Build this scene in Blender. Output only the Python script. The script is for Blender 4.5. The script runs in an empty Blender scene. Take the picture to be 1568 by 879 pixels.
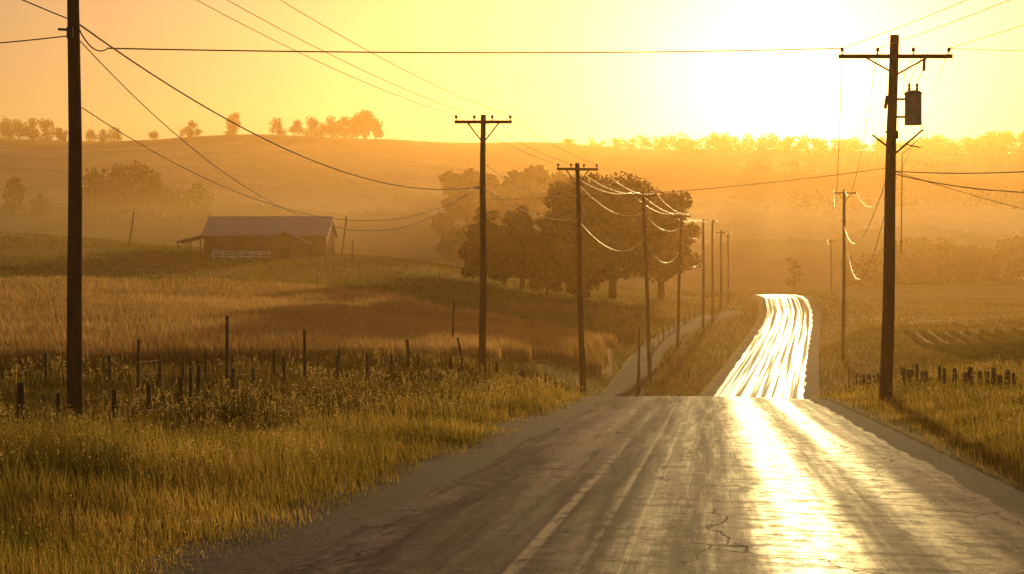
import bpy, math, random
import numpy as np
from mathutils import Vector
random.seed(7); rng=np.random.default_rng(7)
scn=bpy.context.scene
F=2178.0; CX=784.0; V0=420.0      # survey constants: tangent units used for site measurements
CAMH=1.86; SL=0.049
# ---------------------------------------------------------------- helpers
def link(o): scn.collection.objects.link(o); return o
def empty(name,loc):
    e=bpy.data.objects.new(name,None); e.location=loc; e.empty_display_size=.3; return link(e)
class MB:
    def __init__(s): s.v=[]; s.f=[]
    def add(s,vs,fs):
        o=len(s.v); s.v+= [tuple(p) for p in vs]; s.f+=[tuple(i+o for i in f) for f in fs]
    def box(s,c,size,rz=0,rx=0,ry=0):
        from mathutils import Euler
        R=Euler((rx,ry,rz)).to_matrix(); c=Vector(c)
        vs=[c+R@Vector((sx*size[0]/2,sy*size[1]/2,sz*size[2]/2)) for sx in(-1,1) for sy in(-1,1) for sz in(-1,1)]
        s.add(vs,[(0,1,3,2),(4,6,7,5),(0,4,5,1),(2,3,7,6),(0,2,6,4),(1,5,7,3)])
    def tube(s,pts,rad,n=6,cap=True):
        pts=[Vector(p) for p in pts]; 
        if not hasattr(rad,'__len__'): rad=[rad]*len(pts)
        vs=[];fs=[]
        for i,p in enumerate(pts):
            d=(pts[min(i+1,len(pts)-1)]-pts[max(i-1,0)]).normalized()
            a=d.cross(Vector((0,1,0))).normalized() if abs(d.z)>.9 else d.cross(Vector((0,0,1))).normalized()
            b=d.cross(a)
            for k in range(n):
                t=2*math.pi*k/n; vs.append(p+(a*math.cos(t)+b*math.sin(t))*rad[i])
        for i in range(len(pts)-1):
            for k in range(n):
                fs.append((i*n+k,i*n+(k+1)%n,(i+1)*n+(k+1)%n,(i+1)*n+k))
        if cap: fs.append(tuple(range(n))[::-1]); fs.append(tuple((len(pts)-1)*n+k for k in range(n)))
        s.add(vs,fs)
    def obj(s,name,mat,origin=(0,0,0),parent=None,smooth=False):
        o=Vector(origin); me=bpy.data.meshes.new(name)
        me.from_pydata([tuple(Vector(p)-o) for p in s.v],[],s.f); me.materials.append(mat); me.update()
        if smooth: me.polygons.foreach_set('use_smooth',[True]*len(me.polygons))
        ob=bpy.data.objects.new(name,me); link(ob)
        if parent: ob.parent=parent
        else: ob.location=origin
        return ob
def np_mesh(name,V,T,mat,origin=(0,0,0),parent=None,smooth=False):
    V=V-np.array(origin)[None,:]
    k=T.shape[1]; me=bpy.data.meshes.new(name)
    me.vertices.add(len(V)); me.vertices.foreach_set('co',V.astype(np.float32).ravel())
    me.loops.add(T.size); me.loops.foreach_set('vertex_index',T.astype(np.int32).ravel())
    me.polygons.add(len(T)); me.polygons.foreach_set('loop_start',np.arange(0,T.size,k,dtype=np.int32))
    if smooth: me.polygons.foreach_set('use_smooth',np.ones(len(T),dtype=bool))
    me.materials.append(mat); me.update(calc_edges=True)
    ob=bpy.data.objects.new(name,me); link(ob)
    if parent: ob.parent=parent
    else: ob.location=origin
    return ob
# ---------------------------------------------------------------- materials
def newmat(name):
    m=bpy.data.materials.new(name); m.use_nodes=True; nt=m.node_tree; nt.nodes.clear()
    out=nt.nodes.new('ShaderNodeOutputMaterial'); return m,nt,out
def N(nt,t,**kw):
    n=nt.nodes.new(t)
    for k,v in kw.items():
        if k.startswith('i_'): n.inputs[k[2:].replace('_',' ')].default_value=v
        else: setattr(n,k,v)
    return n
def simple(name,c1,c2,scale=4,rough=.8,metal=0,bump=.2,stretch=(1,1,1),spec=.3):
    m,nt,out=newmat(name); L=nt.links.new
    tc=N(nt,'ShaderNodeTexCoord'); mp=N(nt,'ShaderNodeMapping'); mp.inputs['Scale'].default_value=stretch
    L(tc.outputs['Object'],mp.inputs['Vector'])
    no=N(nt,'ShaderNodeTexNoise',i_Scale=scale,i_Detail=6.0,i_Roughness=.65); L(mp.outputs[0],no.inputs['Vector'])
    cr=N(nt,'ShaderNodeValToRGB'); cr.color_ramp.elements[0].position=.35; cr.color_ramp.elements[1].position=.65
    cr.color_ramp.elements[0].color=(*c1,1); cr.color_ramp.elements[1].color=(*c2,1); L(no.outputs['Fac'],cr.inputs[0])
    b=N(nt,'ShaderNodeBsdfPrincipled'); b.inputs['Roughness'].default_value=rough; b.inputs['Metallic'].default_value=metal
    b.inputs['Specular IOR Level'].default_value=spec
    L(cr.outputs[0],b.inputs['Base Color'])
    bp=N(nt,'ShaderNodeBump',i_Strength=bump,i_Distance=.03); L(no.outputs['Fac'],bp.inputs['Height']); L(bp.outputs[0],b.inputs['Normal'])
    L(b.outputs[0],out.inputs[0]); return m
def leafmat(name,c1,c2,c3,trans=.5,nscale=.15):
    m,nt,out=newmat(name); L=nt.links.new
    g=N(nt,'ShaderNodeNewGeometry'); no=N(nt,'ShaderNodeTexNoise',i_Scale=nscale,i_Detail=4.0); L(g.outputs['Position'],no.inputs['Vector'])
    ad=N(nt,'ShaderNodeMath',operation='MULTIPLY_ADD'); L(g.outputs['Random Per Island'],ad.inputs[0]); ad.inputs[1].default_value=.5
    mm=N(nt,'ShaderNodeMath',operation='MULTIPLY_ADD'); L(no.outputs['Fac'],mm.inputs[0]); mm.inputs[1].default_value=1.6; mm.inputs[2].default_value=-.55
    L(mm.outputs[0],ad.inputs[2])
    cr=N(nt,'ShaderNodeValToRGB'); e=cr.color_ramp.elements; e[0].position=.1; e[0].color=(*c1,1); e[1].position=.95; e[1].color=(*c3,1)
    k=e.new(.5); k.color=(*c2,1); L(ad.outputs[0],cr.inputs[0])
    d=N(nt,'ShaderNodeBsdfDiffuse'); t=N(nt,'ShaderNodeBsdfTranslucent'); L(cr.outputs[0],d.inputs[0]); L(cr.outputs[0],t.inputs[0])
    mx=N(nt,'ShaderNodeMixShader'); mx.inputs[0].default_value=trans; L(d.outputs[0],mx.inputs[1]); L(t.outputs[0],mx.inputs[2]); L(mx.outputs[0],out.inputs[0]); return m
M_wood=simple('weathered_pole_wood',(.05,.03,.018),(.13,.068,.035),5,.85,stretch=(8,8,.6),bump=.5)
M_post=simple('fence_wood',(.05,.03,.02),(.11,.07,.045),8,.9,stretch=(6,6,1),bump=.6)
M_metal=simple('galvanised_metal',(.25,.22,.2),(.4,.36,.33),6,.45,.6)
M_wire=simple('aluminium_wire',(.3,.28,.25),(.42,.4,.36),3,.42,.9,bump=0)
M_rust=simple('rusty_fence_wire',(.10,.06,.04),(.18,.12,.08),3,.7,.3,bump=0)
M_cable=simple('black_cable',(.02,.02,.02),(.04,.035,.03),3,.45,0,bump=0)
M_ceram=simple('insulator_ceramic',(.2,.15,.12),(.3,.25,.2),6,.2)
M_roof=simple('barn_metal_roof',(.36,.32,.32),(.52,.47,.46),1.5,.6,.1,stretch=(1,6,1))
M_barn=simple('barn_boards',(.14,.06,.05),(.22,.11,.08),2,.85,stretch=(5,5,.4))
M_trim=simple('faded_trim',(.3,.23,.2),(.42,.34,.3),3,.8)
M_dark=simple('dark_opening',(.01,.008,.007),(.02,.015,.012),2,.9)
M_white=simple('white_paint',(.72,.7,.68),(.85,.83,.8),3,.6)
M_grass=leafmat('verge_grass',(.05,.055,.01),(.25,.19,.035),(.66,.44,.12),.7,.45)
M_weed=leafmat('dark_weeds',(.04,.042,.011),(.10,.085,.02),(.3,.19,.055),.55,.3)
M_wheat=leafmat('ripe_grain',(.32,.19,.075),(.5,.31,.13),(.64,.43,.2),.6,.05)
M_field=leafmat('field_grass',(.08,.075,.018),(.18,.14,.038),(.33,.22,.075),.6,.03)
M_crop=leafmat('row_crop',(.04,.05,.015),(.08,.09,.025),(.17,.14,.04),.5,.1)
M_seed=leafmat('seed_heads',(.35,.25,.09),(.55,.4,.15),(.75,.56,.25),.65,.5)
M_leaf=leafmat('tree_leaves',(.015,.018,.005),(.028,.03,.009),(.055,.046,.014),.25,.25)
M_bark=simple('bark',(.03,.02,.014),(.06,.042,.028),4,.95,bump=.6)
# ---------------------------------------------------------------- road profile
RP=np.array([(-80,-11.2,2.06),(0,-.04,-1.86),(11.5,1.57,-2.42),(30,4.2,-3.33),(45,6.25,-4.06),(52,7.23,-4.43),(60,8.6,-5.3),(75,11.5,-7.5),(90,14.8,-9.0),(104,17.8,-9.4),(120,21.2,-9.3),(140,25.5,-9.0),(170,32,-8.4),(200,38.7,-7.3),(220,43,-5.8),(240,46.2,-3.9),(252,46.6,-3.5),(270,43,-4.4),(290,34,-5.5),(315,18,-6.5)])
ry=np.arange(-80,315,.5); k=np.exp(-.5*(np.arange(-16,17)*.5/3.0)**2); k/=k.sum()
def sm(a): return np.convolve(np.pad(a,16,mode='reflect',reflect_type='odd'),k,'valid')
rxs=sm(np.interp(ry,RP[:,0],RP[:,1])); rzs=sm(np.interp(ry,RP[:,0],RP[:,2]))
rsl=np.gradient(rxs,ry)
def road_x(y): return np.interp(y,ry,rxs)
def road_z(y): return np.interp(y,ry,rzs)
def road_off(x,y):
    s=np.interp(y,ry,rsl); return (x-road_x(y))/np.sqrt(1+s*s)
# ---------------------------------------------------------------- terrain height
C=[]
def c(d,*uv):
    for u,v in uv: C.append((u,v,d))
def pl(d): return V0+F*(CAMH/d+SL)
for d in (6,12,18,25): c(d,*[(u,pl(d)) for u in (-500,0,400,800,1200,1600,2000)])
c(31,(-300,680),(0,678),(116,680),(300,664),(600,655),(1500,657),(1800,655))
c(42,(-300,628),(0,625),(300,618),(700,612)); c(44,(1356,606),(1568,612),(1900,606))
c(55,(-300,585),(0,583),(300,580),(739,577))
c(66,(-200,551),(0,551),(300,551),(600,555)); c(70,(885,586),(1450,572),(1600,566),(1800,564))
c(100,(-200,478),(0,478),(300,484),(500,492),(700,510),(880,530),(1290,548),(1400,545),(1600,535)); c(105,(995,545))
c(135,(1290,515),(1350,518),(1500,520),(1700,510)); c(140,(1030,514))
c(150,(-200,425),(0,428),(300,436),(500,448),(700,465),(900,485))
c(200,(1300,490),(1450,487),(1600,484),(945,460))
c(225,(-200,375),(0,374),(310,396),(505,396),(620,405),(760,435),(1117,466))
c(260,(1275,458),(1350,465),(1500,470),(1700,465))
c(270,(-200,350),(0,356),(150,368),(300,380),(550,392),(750,420),(1000,446),(1200,452))
c(350,(-200,372),(0,374),(300,390),(600,398),(800,420),(1000,440),(1200,445),(1400,440),(1700,430))
c(480,(-200,340),(0,338),(300,343),(600,375),(800,395),(1000,400),(1200,420),(1400,420),(1700,410))
c(650,(-200,285),(0,285),(300,285),(600,300),(800,320),(1100,340),(1400,340),(1700,330))
c(850,(-200,232),(0,230),(300,228),(600,238),(900,262),(1200,280),(1500,280),(1800,270))
c(1000,(-200,214),(0,212),(300,209),(400,206),(600,214),(860,224),(1100,250),(1400,250),(1800,250))
c(1250,(-200,222),(0,222),(300,224),(600,226),(900,225),(1100,229),(1400,232),(1800,228))
c(1800,*[(u,262) for u in(-300,300,900,1500,2000)]); c(3200,*[(u,340) for u in(-300,300,900,1500,2000)])
C=np.array(C,float); cxw=(C[:,0]-CX)/F*C[:,2]; cyw=C[:,2]; czw=-(C[:,1]-V0)/F*C[:,2]
crr=np.hypot(cxw,cyw); cth=np.arctan2(cxw,cyw)
KT=4.5
P=np.stack([cth*KT,np.log(crr)],1); S=(czw+CAMH+SL*np.minimum(cyw,120))/crr
def ker(d2): return .5*d2*np.log(d2+1e-12)
n=len(P); A=np.zeros((n+3,n+3)); D2=((P[:,None]-P[None])**2).sum(-1)
A[:n,:n]=ker(D2)+np.eye(n)*1e-4; A[:n,n]=1; A[:n,n+1:]=P; A[n,:n]=1; A[n+1:,:n]=P.T
W=np.linalg.solve(A,np.concatenate([S,[0,0,0]]))
def vnoise(x,y,s,seed=0):
    rs=np.random.RandomState(seed); o=0
    for i in range(5):
        a=rs.uniform(0,6.28,4); f=s*(1.7**i)
        o=o+(np.sin(x*f*math.cos(a[0])+y*f*math.sin(a[0])+a[1])*np.sin(-x*f*math.sin(a[2])*.8+y*f*math.cos(a[2])*.8+a[3]))/(1.5**i)
    return o/2
def base_h(x,y):
    r=np.maximum(np.hypot(x,y),.01); th=np.clip(np.arctan2(x,y),-.5,.5); q=np.stack([th*KT,np.log(np.maximum(r,6))],-1)
    out=np.zeros(len(x))
    for i in range(0,len(x),60000):
        qq=q[i:i+60000]; d2=((qq[:,None]-P[None])**2).sum(-1)
        out[i:i+60000]=ker(d2)@W[:n]+W[n]+qq@W[n+1:]
    w=np.clip((r-5)/8,0,1)
    return -CAMH-SL*np.clip(y,-120,120)+r*out*w
def H(x,y):
    x=np.atleast_1d(np.asarray(x,float)); y=np.atleast_1d(np.asarray(y,float))
    z=base_h(x,y)
    o=np.abs(road_off(x,y)); w=np.clip((o-4.8)/6.0,0,1); w=w*w*(3-2*w)
    w=np.maximum(w,np.clip((y-290)/23,0,1))
    z=z+vnoise(x,y,.5,3)*.10*w
    z=z*w+(road_z(y)-.02)*(1-w)
    z=np.where((o<4.0)&(y<312),z-.12,z)
    return z
def h1(x,y): return float(H(x,y)[0])
def site(u,d): 
    x=(u-CX)/F*d; return x,d,h1(x,d)
def elev(v,d): return -(v-V0)/F*d
th=np.concatenate([np.linspace(-180,-34,60,endpoint=False),np.linspace(-34,34,520,endpoint=False),np.linspace(34,180,60)])*math.pi/180
rr=np.concatenate([[0.3,1,2,3],np.exp(np.linspace(math.log(4),math.log(300),430)),np.exp(np.linspace(math.log(303),math.log(5000),200))])
TH,RR=np.meshgrid(th,rr); X=(np.sin(TH)*RR).ravel(); Y=(np.cos(TH)*RR).ravel(); Z=H(X,Y)
nr,nc=TH.shape; idx=np.arange(nr*nc).reshape(nr,nc)
Q=np.stack([idx[:-1,:-1],idx[:-1,1:],idx[1:,1:],idx[1:,:-1]],-1).reshape(-1,4)
def inpoly(x,y,poly):
    ins=np.zeros(len(x),bool); j=len(poly)-1
    for i in range(len(poly)):
        xi,yi=poly[i]; xj,yj=poly[j]
        cnd=((yi>y)!=(yj>y))&(x<(xj-xi)*(y-yi)/(yj-yi+1e-9)+xi); ins^=cnd; j=i
    return ins
WHEAT=[(-140,58),(-22,60),(-5,66),(6.5,92),(8,112),(-22,152),(-50,140),(-200,128)]
LANE=np.array([(34,215),(24,178),(17.5,150),(12.5,125),(9.2,104),(6.2,84),(3.8,74),(3.0,66)])
def lane_off(x,y): return np.abs(x-np.interp(y,LANE[::-1,1],LANE[::-1,0]))+np.where((y<64)|(y>215),99,0)
def in_crop(x,y): return (road_off(x,y)>13)&(y>70)&(y<150)
def cover(x,y):
    xj=x+vnoise(x,y,.3,5)*1.2; yj=y+vnoise(x,y,.25,9)*1.5
    r=np.hypot(x,y)
    col=np.zeros((len(x),3)); col[:]=(.12,.105,.03)
    def put(mask,cc): col[mask]=cc
    put((y>60)&(xj<10),(.11,.11,.03))
    put(inpoly(xj,yj,WHEAT),(.34,.22,.09))
    put((xj<-5)&(yj>175)&(yj<215),(.17,.14,.045)); put((xj<-20)&(yj>238)&(yj<300),(.26,.18,.07))
    R=(road_off(x,y)>11)
    put(R&(yj>56)&(yj<150),(.06,.06,.022)); put(R&(yj>=150)&(yj<215),(.36,.24,.09)); put(R&(yj>=215)&(yj<300),(.12,.095,.03))
    put((yj>=300)&(r<520),(.2,.14,.06))
    far=r>=520
    b=np.sin(yj*.012+xj*.006+vnoise(x,y,.006,11)*2.2)
    put(far,(.14,.085,.035)); put(far&(b>.25),(.5,.35,.17)); put(far&(b<-.45),(.035,.028,.011))
    return col
col=cover(X,Y)
m,nt,out=newmat('ground_cover'); L=nt.links.new
at=N(nt,'ShaderNodeAttribute',attribute_name='cover'); g=N(nt,'ShaderNodeNewGeometry')
n1=N(nt,'ShaderNodeTexNoise',i_Scale=.9,i_Detail=9.0,i_Roughness=.75); n2=N(nt,'ShaderNodeTexNoise',i_Scale=.03,i_Detail=5.0)
mp=N(nt,'ShaderNodeMapping'); mp.inputs['Rotation'].default_value=(0,0,.5); mp.inputs['Scale'].default_value=(1,.12,1); n3=N(nt,'ShaderNodeTexNoise',i_Scale=.5,i_Detail=4.0)
L(g.outputs['Position'],n1.inputs['Vector']); L(g.outputs['Position'],n2.inputs['Vector']); L(g.outputs['Position'],mp.inputs[0]); L(mp.outputs[0],n3.inputs['Vector'])
a1=N(nt,'ShaderNodeMath',operation='ADD'); L(n1.outputs[0],a1.inputs[0]); L(n2.outputs[0],a1.inputs[1])
a2=N(nt,'ShaderNodeMath',operation='ADD'); L(a1.outputs[0],a2.inputs[0]); L(n3.outputs[0],a2.inputs[1])
mr=N(nt,'ShaderNodeMapRange'); mr.inputs[1].default_value=1.1; mr.inputs[2].default_value=1.9; mr.inputs[3].default_value=.5; mr.inputs[4].default_value=1.55; L(a2.outputs[0],mr.inputs[0])
vm=N(nt,'ShaderNodeVectorMath',operation='SCALE'); L(at.outputs['Color'],vm.inputs[0]); L(mr.outputs[0],vm.inputs['Scale'])
b=N(nt,'ShaderNodeBsdfPrincipled'); b.inputs['Roughness'].default_value=.95; b.inputs['Specular IOR Level'].default_value=.05
b.inputs['Sheen Weight'].default_value=.3; b.inputs['Sheen Roughness'].default_value=.5; b.inputs['Sheen Tint'].default_value=(.9,.65,.3,1)
L(vm.outputs[0],b.inputs['Base Color']); bp=N(nt,'ShaderNodeBump',i_Strength=.8,i_Distance=.25); L(n1.outputs[0],bp.inputs['Height']); L(bp.outputs[0],b.inputs['Normal']); L(b.outputs[0],out.inputs[0])
ter=np_mesh('ground',np.stack([X,Y,Z],1),Q[:,::-1],m,smooth=True)
ca=ter.data.color_attributes.new('cover','FLOAT_COLOR','POINT'); ca.data.foreach_set('color',np.concatenate([col,np.ones((len(col),1))],1).astype(np.float32).ravel())
# ---------------------------------------------------------------- road sheets
def strip(name,offs,dz,mat,y0=-78,y1=312,crown=0,jit=0):
    ys=np.arange(y0,y1,.5); sl=np.interp(ys,ry,rsl); nrm=np.sqrt(1+sl*sl); nx=1/nrm; ny=-sl/nrm
    V=[];UV=[]
    for i,o in enumerate(offs):
        oo=o+ (vnoise(ys*0+o*7,ys,.9,int(abs(o)*13)+2)*jit if i in(0,len(offs)-1) else 0)
        V.append(np.stack([road_x(ys)+nx*oo,ys+ny*oo,road_z(ys)+dz-crown*(o/3.3)**2],1)); UV.append(np.stack([oo+0*ys,ys],1))
    V=np.stack(V,1); UV=np.stack(UV,1); a,bn,_=V.shape; id=np.arange(a*bn).reshape(a,bn)
    Q=np.stack([id[:-1,:-1],id[:-1,1:],id[1:,1:],id[1:,:-1]],-1).reshape(-1,4)
    ob=np_mesh(name,V.reshape(-1,3),Q,mat,smooth=True)
    u=ob.data.attributes.new('lat','FLOAT_VECTOR','POINT'); uv=UV.reshape(-1,2); u.data.foreach_set('vector',np.concatenate([uv,np.zeros((len(uv),1))],1).astype(np.float32).ravel()); return ob
m,nt,out=newmat('worn_asphalt'); L=nt.links.new
at=N(nt,'ShaderNodeAttribute',attribute_name='lat'); sp=N(nt,'ShaderNodeSeparateXYZ'); L(at.outputs['Vector'],sp.inputs[0])
def mapn(scale,sc,det=6,ro=.6):
    mp=N(nt,'ShaderNodeMapping'); mp.inputs['Scale'].default_value=scale; L(at.outputs['Vector'],mp.inputs[0])
    no=N(nt,'ShaderNodeTexNoise',i_Scale=sc,i_Detail=float(det),i_Roughness=ro); L(mp.outputs[0],no.inputs['Vector']); return no.outputs[0]
def math_(op,a,b_=None,c_=None,clamp=False):
    q=N(nt,'ShaderNodeMath',operation=op); q.use_clamp=clamp
    for i,x in enumerate((a,b_,c_)):
        if x is None: continue
        if isinstance(x,(int,float)): q.inputs[i].default_value=x
        else: L(x,q.inputs[i])
    return q.outputs[0]
def ramp01(x,a,b_):
    q=N(nt,'ShaderNodeMapRange'); q.clamp=True; q.interpolation_type='SMOOTHSTEP'; q.inputs[1].default_value=a; q.inputs[2].default_value=b_; L(x,q.inputs[0]); return q.outputs[0]
streak=mapn((1,.03,1),4.0,7,.75); longs=mapn((1,.006,1),2.6,3,.5); patch=mapn((1,.18,1),.55,5,.6); fine=mapn((1,1,1),45,3,.6); mid=mapn((1,.6,1),4,7,.75); cross=mapn((.5,2.2,1),2.2,6,.75); grit=mapn((1,.8,1),16,5,.8)
latw=math_('ADD',sp.outputs[0],math_('MULTIPLY',math_('SUBTRACT',patch,.5),.8))
def band(cn,w):
    return math_('SUBTRACT',1.0,ramp01(math_('ABSOLUTE',math_('SUBTRACT',latw,cn)),w*.25,w))
tracks=math_('MAXIMUM',math_('MAXIMUM',band(.95,.6),math_('MULTIPLY',band(2.25,.5),.85)),math_('MULTIPLY',math_('MAXIMUM',band(-.6,.45),band(-2.2,.5)),.3))
valley=ramp01(sp.outputs[1],62,90)   # the dip and rise beyond the crest is made glossier for a brighter, wider glare
rightl=math_('MULTIPLY',ramp01(latw,-.3,.8),.20)
s1=ramp01(streak,.42,.62)
worn=ramp01(math_('ADD',math_('MULTIPLY',mid,.5),math_('MULTIPLY',cross,.5)),.42,.54)
near_=math_('MULTIPLY',math_('ADD',math_('MULTIPLY_ADD',tracks,.55,math_('MULTIPLY',s1,.22)),rightl,clamp=True),math_('MULTIPLY_ADD',worn,.6,.4))
farp=math_('MULTIPLY_ADD',ramp01(longs,.40,.56),.75,.12)
inv=math_('SUBTRACT',1.0,valley)
polish=math_('ADD',math_('MULTIPLY',near_,inv),math_('MULTIPLY',farp,valley),clamp=True)
mixc=N(nt,'ShaderNodeMix',data_type='RGBA'); L(ramp01(math_('ADD',math_('MULTIPLY',patch,.8),math_('MULTIPLY',mid,.25)),.50,.57),mixc.inputs[0])
mixc.inputs[6].default_value=(.10,.075,.082,1); mixc.inputs[7].default_value=(.23,.175,.17,1)
tar=N(nt,'ShaderNodeMix',data_type='RGBA'); L(math_('MULTIPLY',ramp01(mapn((1,.06,1),4.5,5,.6),.57,.62),.75),tar.inputs[0]); L(mixc.outputs[2],tar.inputs[6]); tar.inputs[7].default_value=(.05,.04,.045,1)
gm=N(nt,'ShaderNodeMapRange'); gm.inputs[1].default_value=.3; gm.inputs[2].default_value=.7; gm.inputs[3].default_value=.45; gm.inputs[4].default_value=1.6; L(grit,gm.inputs[0])
gv=N(nt,'ShaderNodeVectorMath',operation='SCALE'); L(tar.outputs[2],gv.inputs[0]); L(gm.outputs[0],gv.inputs['Scale'])
mpc=N(nt,'ShaderNodeMapping'); mpc.inputs['Scale'].default_value=(.7,.55,1); L(at.outputs['Vector'],mpc.inputs[0])
dn=N(nt,'ShaderNodeTexNoise',i_Scale=2.0,i_Detail=4.0); L(mpc.outputs[0],dn.inputs['Vector'])
av=N(nt,'ShaderNodeVectorMath',operation='MULTIPLY_ADD'); L(dn.outputs['Color'],av.inputs[0]); av.inputs[1].default_value=(.7,.7,0); L(mpc.outputs[0],av.inputs[2])
vo=N(nt,'ShaderNodeTexVoronoi',feature='DISTANCE_TO_EDGE'); vo.inputs['Scale'].default_value=.9; L(av.outputs[0],vo.inputs['Vector'])
crack=math_('MULTIPLY',math_('SUBTRACT',1.0,ramp01(vo.outputs['Distance'],.003,.013)),ramp01(patch,.42,.55))
ck=N(nt,'ShaderNodeMix',data_type='RGBA'); L(math_('MULTIPLY',crack,.75),ck.inputs[0]); L(gv.outputs[0],ck.inputs[6]); ck.inputs[7].default_value=(.03,.025,.022,1)
def line(cn,w):
    return math_('MULTIPLY',math_('SUBTRACT',1.0,ramp01(math_('ABSOLUTE',math_('SUBTRACT',sp.outputs[0],cn)),w*.6,w*1.3)),ramp01(math_('ADD',math_('MULTIPLY',mid,.6),math_('MULTIPLY',streak,.5)),.46,.6))
ln=math_('MAXIMUM',line(-1.55,.06),math_('MAXIMUM',line(-1.02,.035),line(-.68,.025)))
pm=N(nt,'ShaderNodeMix',data_type='RGBA'); L(math_('MULTIPLY',ln,.8),pm.inputs[0]); L(ck.outputs[2],pm.inputs[6]); pm.inputs[7].default_value=(.6,.5,.38,1)
df=N(nt,'ShaderNodeBsdfDiffuse'); L(pm.outputs[2],df.inputs['Color'])
b=N(nt,'ShaderNodeBsdfPrincipled'); L(pm.outputs[2],b.inputs['Base Color'])
rg=N(nt,'ShaderNodeMapRange'); L(polish,rg.inputs[0]); rg.inputs[3].default_value=.66; rg.inputs[4].default_value=.38
L(rg.outputs[0],b.inputs['Roughness']); b.inputs['Specular IOR Level'].default_value=.4
bh=math_('SUBTRACT',math_('ADD',math_('MULTIPLY_ADD',grit,.5,math_('MULTIPLY',fine,.25)),math_('ADD',math_('MULTIPLY',mid,.5),math_('ADD',math_('MULTIPLY',cross,.8),math_('MULTIPLY',streak,.4)))),math_('MULTIPLY',crack,.4))
bp=N(nt,'ShaderNodeBump',i_Strength=.5,i_Distance=.015); L(bh,bp.inputs['Height']); L(bp.outputs[0],b.inputs['Normal']); L(bp.outputs[0],df.inputs['Normal'])
ms=N(nt,'ShaderNodeMixShader'); L(math_('MULTIPLY',math_('MULTIPLY_ADD',polish,.46,.16),math_('SUBTRACT',1.0,math_('MULTIPLY',crack,.6))),ms.inputs[0]); L(df.outputs[0],ms.inputs[1]); L(b.outputs[0],ms.inputs[2]); L(ms.outputs[0],out.inputs[0])
M_road=m
M_gravel=simple('gravel',(.05,.04,.041),(.18,.14,.135),16,.95,bump=1.0,spec=.05)
strip('road',list(np.linspace(-3.5,3.4,15)),.03,M_road,crown=.05,jit=.18)
strip('gravel_shoulder',[-4.9,-4.3,-3.8,-3.2,-2,0,2,3.2,3.8,4.3,4.9],-.025,M_gravel,jit=.25)
ly=np.arange(66,214,1.0); lx=np.interp(ly,LANE[::-1,1],LANE[::-1,0]); V=[]
for o in (-.7,-.2,.2,.7): V.append(np.stack([lx+o,ly,H(lx+o,ly)+.06],1))
V=np.stack(V,1); id=np.arange(len(ly)*4).reshape(-1,4); Q2=np.stack([id[:-1,:-1],id[:-1,1:],id[1:,1:],id[1:,:-1]],-1).reshape(-1,4)
np_mesh('gravel_lane',V.reshape(-1,3),Q2,M_gravel,smooth=True)
# ---------------------------------------------------------------- grass blades
def blades(name,pts,h,w,mat,parent=None,lean=.25):
    nb=len(pts); ph=rng.uniform(0,2*math.pi,nb); dx=np.cos(ph)*w/2; dy=np.sin(ph)*w/2
    la=rng.uniform(0,2*math.pi,nb); lm=h*lean*rng.uniform(.2,1.6,nb); lx=np.cos(la)*lm-.12*h; ly=np.sin(la)*lm
    z0=pts[:,2]-.03
    def v(x,y,z): return np.stack([x,y,z],1)
    p=[v(pts[:,0]-dx,pts[:,1]-dy,z0),v(pts[:,0]+dx,pts[:,1]+dy,z0),
       v(pts[:,0]-dx*.8+lx*.35,pts[:,1]-dy*.8+ly*.35,z0+h*.55),v(pts[:,0]+dx*.8+lx*.35,pts[:,1]+dy*.8+ly*.35,z0+h*.55),
       v(pts[:,0]+lx,pts[:,1]+ly,z0+h)]
    V=np.stack(p,1).reshape(-1,3); o=(np.arange(nb)*5)[:,None]
    T=np.concatenate([o+np.array([[0,1,3]]),o+np.array([[0,3,2]]),o+np.array([[2,3,4]])],1).reshape(-1,3)
    ob=np_mesh(name,V,T,mat,parent=parent); return V[4::5]
def scat(nn,r0,r1,a0,a1):
    r=np.exp(rng.uniform(math.log(r0),math.log(r1),nn)); a=np.radians(rng.uniform(a0,a1,nn)); return np.sin(a)*r,np.cos(a)*r
GR=empty('grass',(0,0,0))
def wz(x,y): return np.stack([x,y,H(x,y)],1)
x,y=scat(500000,9,75,-27,27); o=np.abs(road_off(x,y)); edge=4.0+vnoise(x,y,1.1,21)*.5
inw=inpoly(x,y,WHEAT)
keep=(o>edge)&~inw&(lane_off(x,y)>.8); x=x[keep];y=y[keep];o=o[keep]; nz=vnoise(x,y,.55,31)
thin=rng.random(len(x))<np.clip((o-3.9)/1.0,.12,1); x=x[thin];y=y[thin];o=o[thin];nz=nz[thin]
r=np.hypot(x,y); h=(.13+.30*np.clip((o-4.2)/3,0,1))*(1+.8*nz)*rng.uniform(.4,1.5,len(x)); w=np.maximum(.006,r*.0005)
dark=(o>8.2+vnoise(x,y,.2,8)*1.5)&(road_off(x,y)<0)&(y>24)
p=wz(x,y)
tips=blades('verge_blades',p[~dark],np.maximum(h[~dark],.05),w[~dark],M_grass,GR)
blades('weed_blades',p[dark],np.maximum(h[dark]*.75*(1+.5*vnoise(x[dark],y[dark],1.3,77)),.06),w[dark]*1.4,M_weed,GR)
sel=rng.random(len(tips))<.05; tp=tips[sel]; s=np.maximum(.008,np.hypot(tp[:,0],tp[:,1])*.00045)
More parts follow.
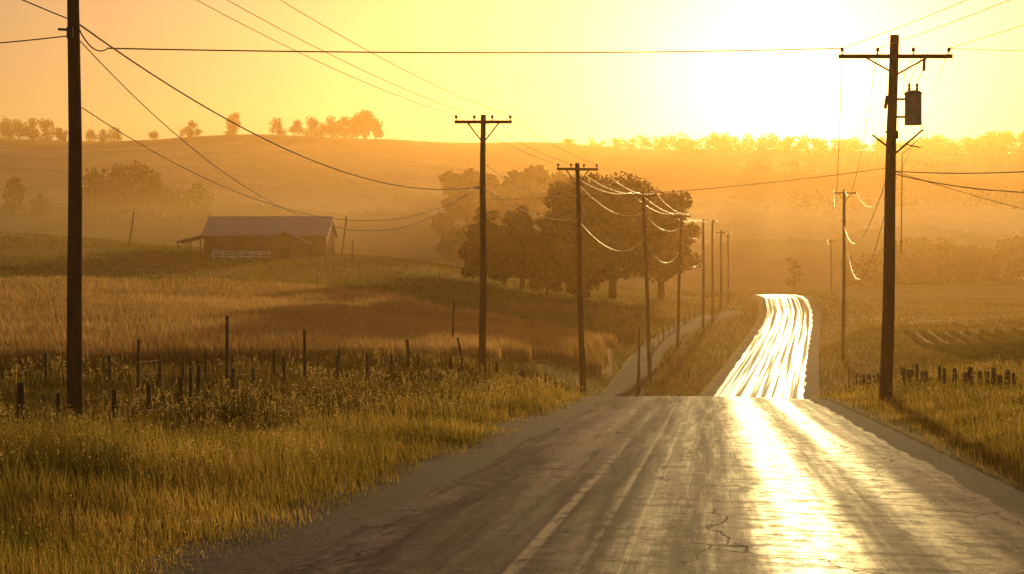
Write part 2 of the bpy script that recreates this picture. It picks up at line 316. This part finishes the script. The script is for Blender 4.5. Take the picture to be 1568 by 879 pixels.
def specks(name,c,s,mat,parent=None,tall=1.0):
    nn=len(c); a=rng.normal(size=(nn,3))*np.array([1,1,tall]); a/=np.linalg.norm(a,axis=1)[:,None]; b=np.cross(a,rng.normal(size=(nn,3))); b/=np.linalg.norm(b,axis=1)[:,None]
    s=np.asarray(s)[:,None]; V=np.stack([c-a*s-b*s*.5,c+a*s-b*s*.5,c+a*s*.7+b*s*.6,c-a*s*.7+b*s*.6],1).reshape(-1,3)
    return np_mesh(name,V,np.arange(nn*4).reshape(-1,4),mat,parent=parent)
specks('seed_heads',tp+np.array([0,0,.02]),s,M_seed,GR)
x,y=scat(30000,10,62,-27,27); o=np.abs(road_off(x,y)); keep=(o>5.0)&~inpoly(x,y,WHEAT)&(vnoise(x,y,.35,55)+vnoise(x,y,1.4,56)*.5>.05); x=x[keep];y=y[keep]; r=np.hypot(x,y)
tp=blades('tall_stalks',wz(x,y),rng.uniform(.35,.78,len(x)),np.maximum(.004,r*.00035),M_grass,GR,lean=.18)
rep=np.repeat(tp,4,0); rep=rep+rng.normal(size=rep.shape)*np.array([.012,.012,.05]); specks('stalk_heads',rep,np.maximum(.010,np.hypot(rep[:,0],rep[:,1])*.00042),M_seed,GR,3.0)
x,y=scat(270000,60,290,-26,26); o=np.abs(road_off(x,y)); inw=inpoly(x,y,WHEAT); keep=(o>4.6)&~inw&(lane_off(x,y)>.8)&~in_crop(x,y); x=x[keep];y=y[keep]
r=np.hypot(x,y); blades('field_blades',wz(x,y),(.25+.15*vnoise(x,y,.1,4))*rng.uniform(.5,1.3,len(x))*(1+r/600),r*.0006,M_field,GR)
RC=empty('row_crop',(0,0,0))
x,y=scat(100000,70,155,8,26); rc=road_off(x,y); x=x-(rc-np.round(rc/1.5)*1.5)*.72
keep=in_crop(x,y); x=x[keep];y=y[keep]; r=np.hypot(x,y); blades('crop_blades',wz(x,y),rng.uniform(.35,.65,len(x)),r*.0007,M_crop,RC,lean=.25)
WH=empty('grain_field',(0,0,0))
x,y=scat(330000,56,175,-27,8); keep=inpoly(x+vnoise(x,y,.3,5)*1.2,y+vnoise(x,y,.25,9)*1.5,WHEAT)&(lane_off(x,y)>1.4); x=x[keep];y=y[keep]
r=np.hypot(x,y); nz=vnoise(x,y,.25,14); blades('grain_stalks',wz(x,y),(1.0+.25*nz)*rng.uniform(.7,1.2,len(x)),r*.0007,M_wheat,WH,lean=.12)
# ---------------------------------------------------------------- trees
def tube_np(mb,a,b,r0,r1,n=5,bend=.1):
    a=Vector(a);b=Vector(b);L_=(b-a).length; mid=(a+b)/2+Vector((random.uniform(-1,1),random.uniform(-1,1),random.uniform(-.3,.6)))*L_*bend
    mb.tube([a,mid,b],[r0,(r0+r1)/2,r1],n)
def tree(name,loc,h,rad,trunk=.3,seed=1,kind='round',nl=9000,ls=.36,ncl=45,asym=0):
    rs=np.random.RandomState(seed); random.seed(seed); x,y,z=loc; e=empty(name,loc); mb=MB()
    top=Vector((x+rs.uniform(-.4,.4),y,z+h*(.92 if kind=='cone' else .6)))
    mb.tube([(x,y,z-.3),(x+.05,y,z+h*.2),tuple(top)],[h*.035,h*.026,h*.008],7)
    cl=[]
    for i in range(ncl):
        if kind=='cone':
            t=rs.uniform(.1,1)**.8; a=rs.uniform(0,6.28); q=rad*(1.05-t)*rs.uniform(.4,1.1); cc=np.array([x+math.cos(a)*q,y+math.sin(a)*q,z+h*t*.97]); cr=rad*.28*(1.15-t*.8)
        else:
            d=rs.normal(size=3); d/=np.linalg.norm(d); q=rs.uniform(.35,1)**.6; d[2]=d[2]*.9
            zz=z+h*(trunk+(1-trunk)*.48)+d[2]*q*h*(1-trunk)*.52; cr=rad*rs.uniform(.14,.34)
            cc=np.array([x+d[0]*q*rad*.9+asym*d[2],y+d[1]*q*rad*.9,zz])
        cl.append((cc,cr))
        f=min(.9,max(.18,(cc[2]-z)/h-.18)); st=Vector((x,y,z+h*.03)).lerp(top,min(f*1.15,1))
        if i%2==0: tube_np(mb,st,cc,h*.010,h*.003)
    mb.obj('trunk',M_bark,loc,e)
    wts=np.array([c_[1]**2 for c_ in cl]); wts/=wts.sum(); which=rs.choice(len(cl),nl,p=wts)
    cen=np.array([c_[0] for c_ in cl])[which]; crr_=np.array([c_[1] for c_ in cl])[which]
    d=rs.normal(size=(nl,3)); d/=np.linalg.norm(d,axis=1)[:,None]; q=rs.uniform(0,1,nl)**.45
    c_=cen+d*(crr_*q)[:,None]*np.array([1.15,1.15,.75])
    a=rs.normal(size=(nl,3)); a/=np.linalg.norm(a,axis=1)[:,None]; b=np.cross(a,rs.normal(size=(nl,3))); b/=np.linalg.norm(b,axis=1)[:,None]; s=(ls*rs.uniform(.5,1.2,nl))[:,None]
    V=np.stack([c_-a*s,c_-b*s*.55,c_+a*s,c_+b*s*.55],1).reshape(-1,3)
    np_mesh('foliage',V,np.arange(nl*4).reshape(-1,4),M_leaf,origin=loc,parent=e); return e
def tr(name,u,d,vtop,wpx,**k):
    loc=site(u,d); h=elev(vtop,d)-loc[2]; tree(name,loc,h,wpx/2*d/F,**k)
tr('oak_tree',938,205,266,215,seed=3,nl=32000,trunk=.14,ncl=110,ls=.34)
tr('oak_tree',1012,215,286,125,seed=5,nl=17000,trunk=.14,ncl=70,ls=.34)
tr('oak_tree',872,215,280,110,seed=8,nl=14000,trunk=.1,ncl=60,ls=.34)
tr('spruce_tree',800,215,312,95,seed=11,kind='cone',nl=12000,ncl=80)
tr('spruce_tree',738,212,316,95,seed=12,kind='cone',nl=12000,ncl=75)
tr('maple_tree',772,225,312,100,seed=14,nl=11000,trunk=.06,ncl=50)
tr('maple_tree',838,198,372,90,seed=15,nl=8000,trunk=.05,ncl=35,ls=.3)
tr('maple_tree',893,196,395,70,seed=16,nl=5000,trunk=.05,ncl=30,ls=.3)
tr('maple_tree',1215,330,390,26,seed=18,nl=1500,trunk=.12,ncl=24,ls=.3)
def mass(name,items,seed=0,leafk=1.0,nc_=14,cz=.45,t0=.18):
    rs=np.random.RandomState(seed); V=[]; mbt=MB()
    for (x,y,z,h,rd,nl) in items:
        mbt.tube([(x,y,z-1),(x,y,z+h*.5)],[h*.03,h*.015],4)
        cc=[]
        for i in range(nc_):
            t=rs.uniform(t0,.9); w=math.sin(math.pi*min(1,t*.75+.2)); a=rs.uniform(0,6.28); q=rd*w*rs.uniform(.1,.8)
            cc.append((x+math.cos(a)*q,y+math.sin(a)*q,z+h*t))
        cc=np.array(cc); wh=rs.randint(0,nc_,nl); d=rs.normal(size=(nl,3)); d/=np.linalg.norm(d,axis=1)[:,None]
        c_=cc[wh]+d*(min(rd,h*.6)*cz*rs.uniform(0,1,nl)**.4)[:,None]
        a=rs.normal(size=(nl,3)); a/=np.linalg.norm(a,axis=1)[:,None]; b=np.cross(a,rs.normal(size=(nl,3))); b/=np.linalg.norm(b,axis=1)[:,None]; s=(h*.045*leafk*rs.uniform(.5,1.3,nl))[:,None]
        V.append(np.stack([c_-a*s,c_-b*s*.7,c_+a*s,c_+b*s*.7],1).reshape(-1,3))
    e=empty(name,(items[0][0],items[0][1],items[0][2])); V=np.concatenate(V)
    np_mesh('foliage',V,np.arange(len(V)).reshape(-1,4),M_leaf,origin=e.location,parent=e); mbt.obj('trunks',M_bark,e.location,e)
rs=np.random.RandomState(4)
def row(spec,d,jd,nl=260):
    it=[]
    for u,vt,wp in spec:
        dd=d+rs.uniform(-jd,jd); x,y,z=site(u,dd); h=max(3,elev(vt,dd)-z); it.append((x,y,z,h,wp/2*dd/F,nl))
    return it
mass('distant_trees',row([(8,182,34),(28,184,38),(50,182,34),(72,184,34),(90,196,18),(100,198,14),(140,200,24),(158,200,22),(175,196,26),(235,200,16),(283,196,26),(293,186,22),(302,198,24),(358,174,26),(352,190,20),(425,180,26),(455,186,30),(475,180,34),(492,190,32),(510,178,38),(528,180,36),(545,168,40),(560,168,40),(575,178,28),(-40,184,40),(-80,190,40),(870,210,32)],970,12,1200),1,.95)
it=row([(u+rs.uniform(-10,10),rs.uniform(206,217)-4*math.sin(u*.013),rs.uniform(30,60)) for u in np.arange(900,2000,9)],1240,40,500)
it+=row([(u+rs.uniform(-10,10),rs.uniform(214,236),rs.uniform(34,60)) for u in np.arange(1040,2000,11)],1130,45,420)
it+=row([(u+rs.uniform(-10,10),rs.uniform(240,262),rs.uniform(38,64)) for u in np.arange(1100,2000,15)],960,50,420)
it+=row([(u+rs.uniform(-15,15),rs.uniform(280,310),rs.uniform(48,72)) for u in np.arange(1180,2000,22)],740,40,500)
mass('forest',it,2,1.5,t0=.0)
it=row([(150,262,60),(180,252,66),(215,254,66),(240,275,46),(265,288,44),(300,284,50),(20,272,34),(60,300,34),(-60,270,60),(130,290,36)],500,15,1500)
it+=row([(690,258,46),(715,256,50),(745,258,50),(790,252,56),(820,250,50),(850,262,50),(880,265,46),(765,270,40)],430,15,1400)
mass('hedgerow_trees',it,3,1.0,18,.55,t0=.05)
it=row([(1305,398,44),(1330,385,50),(1360,376,54),(1390,370,52),(1415,368,56),(1445,370,56),(1470,374,50),(1490,378,46),(1515,382,44),(1550,362,56),(1580,358,64),(1620,370,56),(1670,365,64),(1720,372,64)],400,15,1800)
mass('tree_line',it,5,1.1,18,.55,t0=.05)
# ---------------------------------------------------------------- utility poles
ATT={}
def pole(key,u,d,vtop,arm_w=0,arm_dv=0.35,ang=0,rad=.16,ins=4,utop=None,brace=True,transformer=False):
    x,y,z=site(u,d); zt=elev(vtop,d); xt=(utop-CX)/F*d if utop else x
    e=empty('utility_pole',(x,y,z)); mb=MB()
    nseg=8; pts=[(x+(xt-x)*t+.02*math.sin(t*9+u),y,z-.5+(zt-z+.5)*t) for t in np.linspace(0,1,nseg)]
    mb.tube(pts,[rad*(1.05-.35*t) for t in np.linspace(0,1,nseg)],12); mb.obj('pole',M_wood,e.location,e,smooth=False)
    res=[]
    za=zt-arm_dv; m2=MB(); m2.box((xt,y-rad*.9,za),(arm_w,.10,.12),ang); ca_,sa=math.cos(ang),math.sin(ang)
    m2.obj('crossarm',M_wood,e.location,e)
    if brace:
        m3=MB()
        for s_ in(-1,1):
            m3.tube([(xt+s_*arm_w*.27*ca_,y-rad*1.35+s_*arm_w*.27*sa,za-.05),(xt+s_*.05,y-rad*1.3,za-.8 if not transformer else za-.55)],.03,5)
        m3.obj('braces',M_wood,e.location,e)
    m4=MB()
    for t in np.linspace(-.47,.47,ins):
        px,py=xt+t*arm_w*ca_,y-rad*.9+t*arm_w*sa
        m4.tube([(px,py,za+.06),(px,py,za+.14),(px,py,za+.16),(px,py,za+.24),(px,py,za+.28)],[.02,.02,.06,.055,.02],8)
        res.append((px,py,za+.25))
    m4.obj('insulators',M_ceram,e.location,e)
    m5=MB(); m5.box((xt,y-rad,zt-3.1),(.12,.2,.25)); m5.tube([(xt,y,zt-3.0),(xt-.3,y-.1,zt-3.0)],.03,5); m5.obj('cable_bracket',M_cable,e.location,e)
    if transformer:
        tx,ty,tz=xt+.55,y-.15,elev(192,d); t=MB()
        t.tube([(tx,ty,tz),(tx,ty,tz+.04),(tx,ty,tz+.06),(tx,ty,tz+.92),(tx,ty,tz+.98),(tx,ty,tz+1.04),(tx,ty,tz+1.07)],[.24,.27,.26,.26,.28,.2,.05],16)
        t.box((tx,ty-.27,tz+.5),(.3,.03,.1))
        t.obj('transformer_can',M_metal,e.location,e)
        t=MB()
        for dx in(-.12,.12): t.tube([(tx+dx,ty,tz+1.02),(tx+dx,ty,tz+1.12),(tx+dx,ty,tz+1.15),(tx+dx,ty,tz+1.22),(tx+dx,ty,tz+1.3)],[.03,.05,.03,.05,.015],8)
        t.tube([(xt+arm_w*.25,y-.2,za-.1),(xt+arm_w*.25,y-.2,za-.45)],[.05,.05],8); t.obj('bushings',M_ceram,e.location,e)
        t=MB(); t.box((xt+.3,y-.1,tz+.8),(.45,.08,.06)); t.box((xt+.3,y-.1,tz+.25),(.45,.08,.06))
        zl=elev(235,d)
        t.tube([(xt,y-.2,zl),(xt-.75,y-.3,zl+.55)],.03,6); t.tube([(xt,y-.2,zl),(xt+.8,y-.3,zl+.7)],.035,6); t.tube([(xt+.3,y-.2,zl+.27),(xt+.75,y-.3,zl+.15)],.02,6)
        t.obj('steel_arms',M_post,e.location,e)
        t=MB()
        for kk,(x0,x1) in enumerate([(xt+.43,xt+.87),(xt+.67,xt+1.0)]):
            t.tube([(x0,ty,tz+1.3),(x0+.15,ty-.1,tz+1.7),(x1,ty,za+.1)],.012,5)
        t.tube([(tx+.2,ty,tz+.3),(tx+.35,ty,tz-.3),(xt+.2,y-.2,tz-.9),(xt+.17,y-.18,tz-4)],.014,5)
        t.tube([(xt-.24,y-.1,za-1.2),(xt-.3,y-.1,za-1.6)],.05,8); t.tube([(xt+.25,y-.1,za-1.1),(xt+.3,y-.1,za-.5),(xt+.5,y-.2,za-.1)],.012,5)
        t.obj('jumper_wires',M_cable,e.location,e)
    ATT[key]=dict(arm=res,top=(xt,y,zt)); return e
pole('L1',116,31,-165,2.4,.4,0,.17,4,utop=112)
pole('L2',739,58,176,2.34,.3,0,.15,4,utop=740)
pole('L3',893,70,250,2.05,.3,.15,.15,4,utop=884)
pole('L4',996,105,293,2.0,.35,.2,.16,4,utop=985)
pole('L5',1037,135,326,1.9,.35,.3,.16,3,utop=1043)
pole('L6',1077,165,335,2.6,.3,0,.17,3,brace=False)
pole('L7',1091,180,336,1.6,.3,.5,.16,3,brace=False)
pole('L8',1104,210,352,1.7,.4,.3,.17,3,brace=False)
pole('L9',1115,232,354,2.0,.4,0,.17,3,brace=False)
pole('R1',1356,44,54,3.5,.68,0,.2,4,utop=1369,transformer=True)
pole('R2',1291,135,290,2.3,.35,.1,.18,3,utop=1293)
pole('R3',1273,260,367,1.6,.3,0,.16,3,brace=False)
ATT['R0']=dict(arm=[(15.6+i,-4,8.2) for i in(-1.2,-.4,.4,1.2)],top=(15.6,-4,8.5))
x0,y0=15.6,-4; e=empty('utility_pole',(x0,y0,h1(x0,y0))); mb=MB(); mb.tube([(x0,y0,h1(x0,y0)-.5),(x0,y0,8.5)],[.2,.14],12); mb.obj('pole',M_wood,e.location,e); mb=MB(); mb.box((x0,y0-.18,8.0),(3,.1,.12)); mb.obj('crossarm',M_wood,e.location,e)
def wire(segs,name='power_line',mat=None,r=.011):
    mb=MB()
    for sg in segs:
        a,b_,sag=sg[:3]; rr_=sg[3] if len(sg)>3 else r
        a=Vector(a);b2=Vector(b_); pts=[];rad=[]
        nn=28
        for i in range(nn+1):
            t=i/nn; p=a.lerp(b2,t); p.z-=4*sag*t*(1-t); pts.append(p); rad.append(rr_)
        mb.tube(pts,rad,5)
    mb.obj(name,mat or M_wire,segs[0][0],smooth=True)
def chain(keys,i,sag,r): wire([(ATT[a]['arm'][min(i,len(ATT[a]['arm'])-1)],ATT[b_]['arm'][min(i,len(ATT[b_]['arm'])-1)],sag*(Vector(ATT[a]['top'])-Vector(ATT[b_]['top'])).length/30) for a,b_ in zip(keys[:-1],keys[1:])],r=r)
LK=['L1','L2','L3','L4','L5','L6','L7','L8','L9']
chain(LK,0,.5,.010); chain(LK,1,.45,.010); chain(LK,3,.5,.010)
def Pt(u,v,d): return ((u-CX)/F*d,d,elev(v,d))
lows=[Pt(118,35,31),Pt(737,285,58),Pt(885,336,70),Pt(986,366,105),Pt(1041,385,135),Pt(1077,392,165),Pt(1104,405,210)]
wire([(a,b_,s_,r_) for a,b_,s_,r_ in zip(lows[:-1],lows[1:],(1.3,.45,1.2,1.4,1.4,1.6),(.02,.018,.014,.012,.012,.012))])
wire([(Pt(118,160,31),Pt(735,287,58),1.9),(Pt(740,250,58),Pt(884,300,70),.5),(Pt(884,280,70),Pt(985,325,105),.8,.009),(Pt(985,325,105),Pt(1042,348,135),.8,.009),(Pt(1042,348,135),Pt(1077,358,165),.8,.009)],r=.011)
wire([(Pt(120,60,31),Pt(728,284,58),2.9)],r=.012)
RA=ATT['R1']['arm']
wire([(Pt(118,38,31),Pt(165,74,32.5),.25),(Pt(165,74,32.5),RA[0],.12)],mat=M_cable,r=.017)
wire([((-22,28,5.1),Pt(104,55,31),.5),((-15,12,9.0),Pt(112,32,31),.6)],mat=M_cable,r=.014)
wire([(Pt(741,305,58),Pt(1362,257,44),.25)],mat=M_cable,r=.009)
for i in (0,1,3): wire([(ATT['R0']['arm'][i],RA[i],.9),(RA[i],ATT['R2']['arm'][min(i,2)],3.0 if i!=1 else 2.0)],r=.012)
wire([(ATT['R2']['arm'][0],ATT['R3']['arm'][0],2.5)],r=.012)
wire([((24,30,5.6),RA[3],.4)],r=.011,mat=M_cable)
for v2,zz,sg in ((262,3.6,.5),(266,3.1,.9)): wire([(Pt(1368,v2,44),(19.5,32,zz),sg)],r=.016)
wire([(Pt(1368,262,44),(30,46,-.3),.5)],r=.009,mat=M_cable)
wire([(Pt(1362,260,44),Pt(1293,345,135),2.0)],r=.014)
wire([(Pt(1370,262,44),Pt(1293,345,135),4.2)],r=.012)
# ---------------------------------------------------------------- fences
def fence(name,posts,linkd=9,r=.06,sink=.2,wh=(.5,.85)):
    x0,y0,z0=site(posts[0][0],posts[0][2]); e=empty(name,(x0,y0,z0)); mb=MB(); tops=[]
    for u,hp,d,lean in posts:
        x,y,z=site(u,d); rr_=r*random.uniform(.75,1.25)
        mb.tube([(x,y,z-sink),(x+lean*.5,y,z+hp*.55),(x+lean,y,z+hp)],[rr_,rr_*.95,rr_*.85],7); tops.append((Vector((x,y,z)),lean,hp))
    mb.obj('posts',M_post,e.location,e)
    mb=MB()
    for (a,la,ha),(b_,lb,hb) in zip(tops[:-1],tops[1:]):
        if (a-b_).length<linkd:
            for hh in wh:
                p=a+Vector((la*hh,0,min(ha,1.3)*hh)); q=b_+Vector((lb*hh,0,min(hb,1.3)*hh)); m_=(p+q)/2; m_.z-=.03; mb.tube([p,m_,q],.005,4)
    if mb.v: mb.obj('wire',M_rust,e.location,e)
def pp(u,px,d,l=0,extra=.22): return (u,px*d/F+extra,d,l)
fence('wooden_fence',[pp(-120,60,29),pp(-40,62,29),pp(31,75,29),pp(88,62,30,.02),pp(175,55,33),pp(228,50,35),pp(278,50,36.5,-.03),pp(292,60,37),pp(303,62,37,.03),pp(357,45,39),pp(388,40,41),pp(435,52,43),pp(468,90,44,-.04),pp(517,45,46),pp(562,42,48),pp(600,35,50),pp(640,30,52),pp(690,28,54),pp(760,25,57),pp(800,22,59),pp(822,22,60),pp(836,24,61),pp(850,20,62)],r=.065)
fence('wooden_fence',[pp(-60,42,50),pp(70,45,50),pp(168,42,50),pp(212,75,47),pp(245,40,50.5),pp(280,35,51),pp(315,40,51),pp(348,95,50),pp(420,38,52),pp(520,35,54),pp(628,42,56,-.12),pp(712,50,57,-.3)],linkd=14,r=.065)
posts=[pp(u,random.uniform(28,40),d,random.uniform(-.05,.05),.1) for u,d in [(1322,62),(1330,60),(1338,58),(1345,56),(1384,55),(1389,54.5),(1397,54),(1404,53.5),(1412,53),(1419,52.5),(1438,51),(1446,51),(1462,50),(1478,49),(1486,49),(1500,48),(1512,47),(1520,47),(1532,46),(1541,46),(1553,45),(1575,44),(1600,43),(1640,41)]]
fence('wooden_fence',posts,linkd=5,r=.08)
fence('wooden_fence',[pp(1300,45,95),pp(1308,40,88),pp(1312,45,80),pp(1318,40,72)],linkd=12)
fence('wooden_fence',[pp(520+i*17,12,215-i*2) for i in range(14)],linkd=12,r=.05)
fence('wooden_fence',[pp(1000+i*8,16,120+i*7) for i in range(9)],linkd=12,r=.05)
for u,px,d,l in ((692,80,76,.1),(975,115,84,.15),(197,55,240,.9),(522,65,226,.9),(540,30,222,0),(979,100,95,0)):
    x,y,z=site(u,d); e=empty('wooden_post',(x,y,z)); mb=MB(); mb.tube([(x,y,z-.3),(x+l,y,z+px*d/F)],[.07 if d<150 else .13,.05 if d<150 else .11],8); mb.obj('post',M_post,e.location,e)
# ---------------------------------------------------------------- barn
bd=228; bx,by,bz=site(406,bd); bz-=.1; sc=bd/F
e=empty('barn',(bx,by,bz)); Lb=193*sc; Dp=11.0; hw=4.0; rise=2.85; xl,xr=bx-Lb/2,bx+Lb/2; y0,y1=by,by+Dp; ym=(y0+y1)/2
mb=MB(); zb=bz-1.5; zt=bz+hw
mb.add([(xl+.3,y0,zb),(xr-.3,y0,zb),(xr-.3,y0,zt),(xl+.3,y0,zt),(xl+.3,y1,zb),(xr-.3,y1,zb),(xr-.3,y1,zt),(xl+.3,y1,zt),(xl+.3,ym,zt+rise),(xr-.3,ym,zt+rise)],[(0,1,2,3),(5,4,7,6),(4,0,3,8,7),(1,5,6,9,2)])
mb.obj('walls',M_barn,e.location,e)
mb=MB()
for i in range(40):
    xx=xl+.5+i*(Lb-1)/39
    mb.box((xx,y0-.03,bz+hw/2-.6),(.08,.06,hw+1.1))
mb.obj('battens',M_barn,e.location,e)
mb=MB()
def slab(mb,p,q,x0,x1,t=.12):
    (ya,za),(yb,zb_)=p,q; mb.add([(x0,ya,za),(x1,ya,za),(x1,yb,zb_),(x0,yb,zb_),(x0,ya,za-t),(x1,ya,za-t),(x1,yb,zb_-t),(x0,yb,zb_-t)],[(0,1,2,3),(7,6,5,4),(0,4,5,1),(1,5,6,2),(2,6,7,3),(3,7,4,0)])
slab(mb,(y0-.6,zt-.15),(ym,zt+rise+.15),xl-.1,xr+.1); slab(mb,(y1+.6,zt-.15),(ym+.004,zt+rise+.15),xl-.1,xr+.1)
for i in range(34):
    xx=xl+i*Lb/33; mb.tube([(xx,y0-.6,zt-.12),(xx,ym,zt+rise+.18)],.035,4)
mb.tube([(xl-.1,ym,zt+rise+.17),(xr+.1,ym,zt+rise+.17)],.1,6)
mb.obj('roof',M_roof,e.location,e)
gx=bx+(441-406)*sc; gw=74*sc; gy=y0-3.5; gh=2.3; gr=1.9; mb=MB()
a,b_=gx-gw/2,gx+gw/2
mb.add([(a,gy,zb),(b_,gy,zb),(b_,gy,bz+gh),(gx,gy,bz+gh+gr),(a,gy,bz+gh),(a,y0+.2,zb),(b_,y0+.2,zb),(b_,y0+.2,bz+gh),(a,y0+.2,bz+gh)],[(0,1,2,3,4),(5,0,4,8),(1,6,7,2)])
for i in range(15):
    xx=a+.2+i*(gw-.4)/14; mb.box((xx,gy-.03,bz+gh/2-.5),(.07,.05,gh+.9))
mb.obj('front_wing',M_barn,e.location,e)
mb=MB(); ov=.35
for s_ in(-1,1):
    ex=gx+s_*(gw/2+ov); ez=bz+gh-ov*gr/(gw/2)
    vs=[(ex,gy-.4,ez),(gx,gy-.4,bz+gh+gr+.1),(gx,y0+2.5,bz+gh+gr+.1),(ex,y0+.6,ez)]
    vs=vs+[(p[0],p[1],p[2]+.22) for p in vs]; mb.add(vs,[(0,1,2,3),(4,7,6,5),(0,4,5,1),(0,3,7,4),(3,2,6,7)])
mb.obj('front_wing_roof',M_roof,e.location,e)
mb=MB()
for s_ in(-1,1):
    ex=gx+s_*(gw/2+ov); ez=bz+gh-ov*gr/(gw/2); mb.tube([(ex,gy-.46,ez+.08),(gx,gy-.46,bz+gh+gr+.2)],.13,4)
mb.box(((xl+xr)/2,y0-.66,zt-.2),(Lb+.2,.06,.22))
mb.obj('fascia',M_trim,e.location,e)
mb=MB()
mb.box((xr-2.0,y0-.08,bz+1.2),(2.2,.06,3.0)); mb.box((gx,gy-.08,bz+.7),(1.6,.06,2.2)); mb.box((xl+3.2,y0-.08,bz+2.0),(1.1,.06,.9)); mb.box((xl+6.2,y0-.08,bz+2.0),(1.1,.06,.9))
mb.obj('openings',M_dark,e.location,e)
mb=MB()
for (cx_,cy_,cz_,w_,h_) in ((xr-2.0,y0-.1,bz+1.2,2.2,3.0),(gx,gy-.1,bz+.7,1.6,2.2),(xl+3.2,y0-.1,bz+2.0,1.1,.9),(xl+6.2,y0-.1,bz+2.0,1.1,.9)):
    mb.box((cx_,cy_-.02,cz_+h_/2+.06),(w_+.24,.08,.12))
    for s_ in(-1,1): mb.box((cx_+s_*(w_/2+.06),cy_-.02,cz_),(.12,.08,h_))
mb.obj('trim',M_barn,e.location,e)
mb=MB(); lx0=bx+(266-406)*sc; lx1=xl+.2
mb.add([(lx0,y0+.5,bz+2.75),(lx1,y0+.5,bz+3.9),(lx1,y0+8,bz+3.9),(lx0,y0+8,bz+2.75),(lx0,y0+.5,bz+2.9),(lx1,y0+.5,bz+4.05),(lx1,y0+8,bz+4.05),(lx0,y0+8,bz+2.9)],[(3,2,1,0),(4,5,6,7),(0,1,5,4),(1,2,6,5),(2,3,7,6),(3,0,4,7)])
mb.obj('lean_to_roof',M_roof,e.location,e)
mb=MB()
for xx,yy in ((lx0+.5,y0+.7),(lx0+.5,y0+7.6),(lx0+2.6,y0+.7),(lx0+2.6,y0+7.6)): mb.tube([(xx,yy,bz-1.5),(xx,yy,bz+2.9+(xx-lx0)*.25-.1)],.11,6)
mb.tube([(lx0+.5,y0+.72,bz+1.5),(lx0+1.6,y0+.72,bz+3.0)],.07,5)
mb.obj('lean_to_posts',M_post,e.location,e)
fy=y0-5; wx0=(326-CX)/F*fy; wx1=(413-CX)/F*fy; zf=h1((wx0+wx1)/2,fy)+.15; e=empty('white_fence',(wx0,fy,zf)); mb=MB()
for i in range(7):
    xx=wx0+(wx1-wx0)*i/6; mb.box((xx,fy+.08,zf+.45),(.16,.1,1.7))
for hh in(.35,.72,1.1): mb.box(((wx0+wx1)/2,fy,zf+hh),(wx1-wx0,.05,.17))
mb.box((wx0+.2,fy-.06,zf+1.1),(1.6,.04,.14),ry=-.7)
mb.obj('boards',M_white,e.location,e)
# ---------------------------------------------------------------- haze
m,nt,out=newmat('haze'); vs_=N(nt,'ShaderNodeVolumeScatter'); vs_.inputs['Density'].default_value=.0006; vs_.inputs['Anisotropy'].default_value=.64; vs_.inputs['Color'].default_value=(1,.55,.19,1)
nt.links.new(vs_.outputs[0],out.inputs['Volume'])
mb=MB(); mb.box((0,900,45),(3000,2100,150)); mb.obj('mist',m)
m,nt,out=newmat('valley_mist'); vs_=N(nt,'ShaderNodeVolumeScatter'); vs_.inputs['Density'].default_value=.0013; vs_.inputs['Anisotropy'].default_value=.45; vs_.inputs['Color'].default_value=(1,.68,.36,1)
nt.links.new(vs_.outputs[0],out.inputs['Volume'])
mb=MB(); mb.box((-20,560,4),(900,500,34)); mb.obj('mist',m)
# ---------------------------------------------------------------- light
az=math.radians(10.8); el=math.radians(7.1); sd=Vector((math.sin(az)*math.cos(el),math.cos(az)*math.cos(el),math.sin(el)))
sun=bpy.data.lights.new('sun','SUN'); sun.energy=5; sun.angle=math.radians(.5); sun.color=(1,.54,.17)
so=link(bpy.data.objects.new('sun',sun)); so.rotation_euler=(-sd).to_track_quat('-Z','Y').to_euler(); so.location=(0,0,50)
w=bpy.data.worlds.new('World'); scn.world=w; w.use_nodes=True; nt=w.node_tree; bg=nt.nodes['Background']; L=nt.links.new
sky=nt.nodes.new('ShaderNodeTexSky'); sky.sky_type='NISHITA'; sky.sun_disc=False; sky.sun_elevation=el; sky.sun_rotation=az; sky.dust_density=4; sky.air_density=1.3; sky.ozone_density=.6
mx=nt.nodes.new('ShaderNodeVectorMath'); mx.operation='MULTIPLY'; mx.inputs[1].default_value=(1,.83,.78); L(sky.outputs[0],mx.inputs[0])
tc=nt.nodes.new('ShaderNodeTexCoord'); dt=nt.nodes.new('ShaderNodeVectorMath'); dt.operation='DOT_PRODUCT'; L(tc.outputs['Generated'],dt.inputs[0]); dt.inputs[1].default_value=sd
pw=nt.nodes.new('ShaderNodeMath'); pw.operation='POWER'; L(dt.outputs['Value'],pw.inputs[0]); pw.inputs[1].default_value=230
sc_=nt.nodes.new('ShaderNodeVectorMath'); sc_.operation='SCALE'; sc_.inputs[0].default_value=(15,12,9); L(pw.outputs[0],sc_.inputs['Scale'])
ad=nt.nodes.new('ShaderNodeVectorMath'); L(mx.outputs[0],ad.inputs[0]); L(sc_.outputs[0],ad.inputs[1])
L(ad.outputs[0],bg.inputs[0]); bg.inputs[1].default_value=.07
# ---------------------------------------------------------------- camera
cam=bpy.data.cameras.new('camera'); cam.lens=50; cam.sensor_width=36; cam.clip_end=8000; cam.clip_start=.1; cam.shift_y=-(439.5-V0)/1568
co=link(bpy.data.objects.new('camera',cam)); co.rotation_euler=(math.radians(90),0,0); co.location=(0,0,0); scn.camera=co
scn.view_settings.view_transform='Standard'; scn.view_settings.look='None'; scn.view_settings.exposure=0
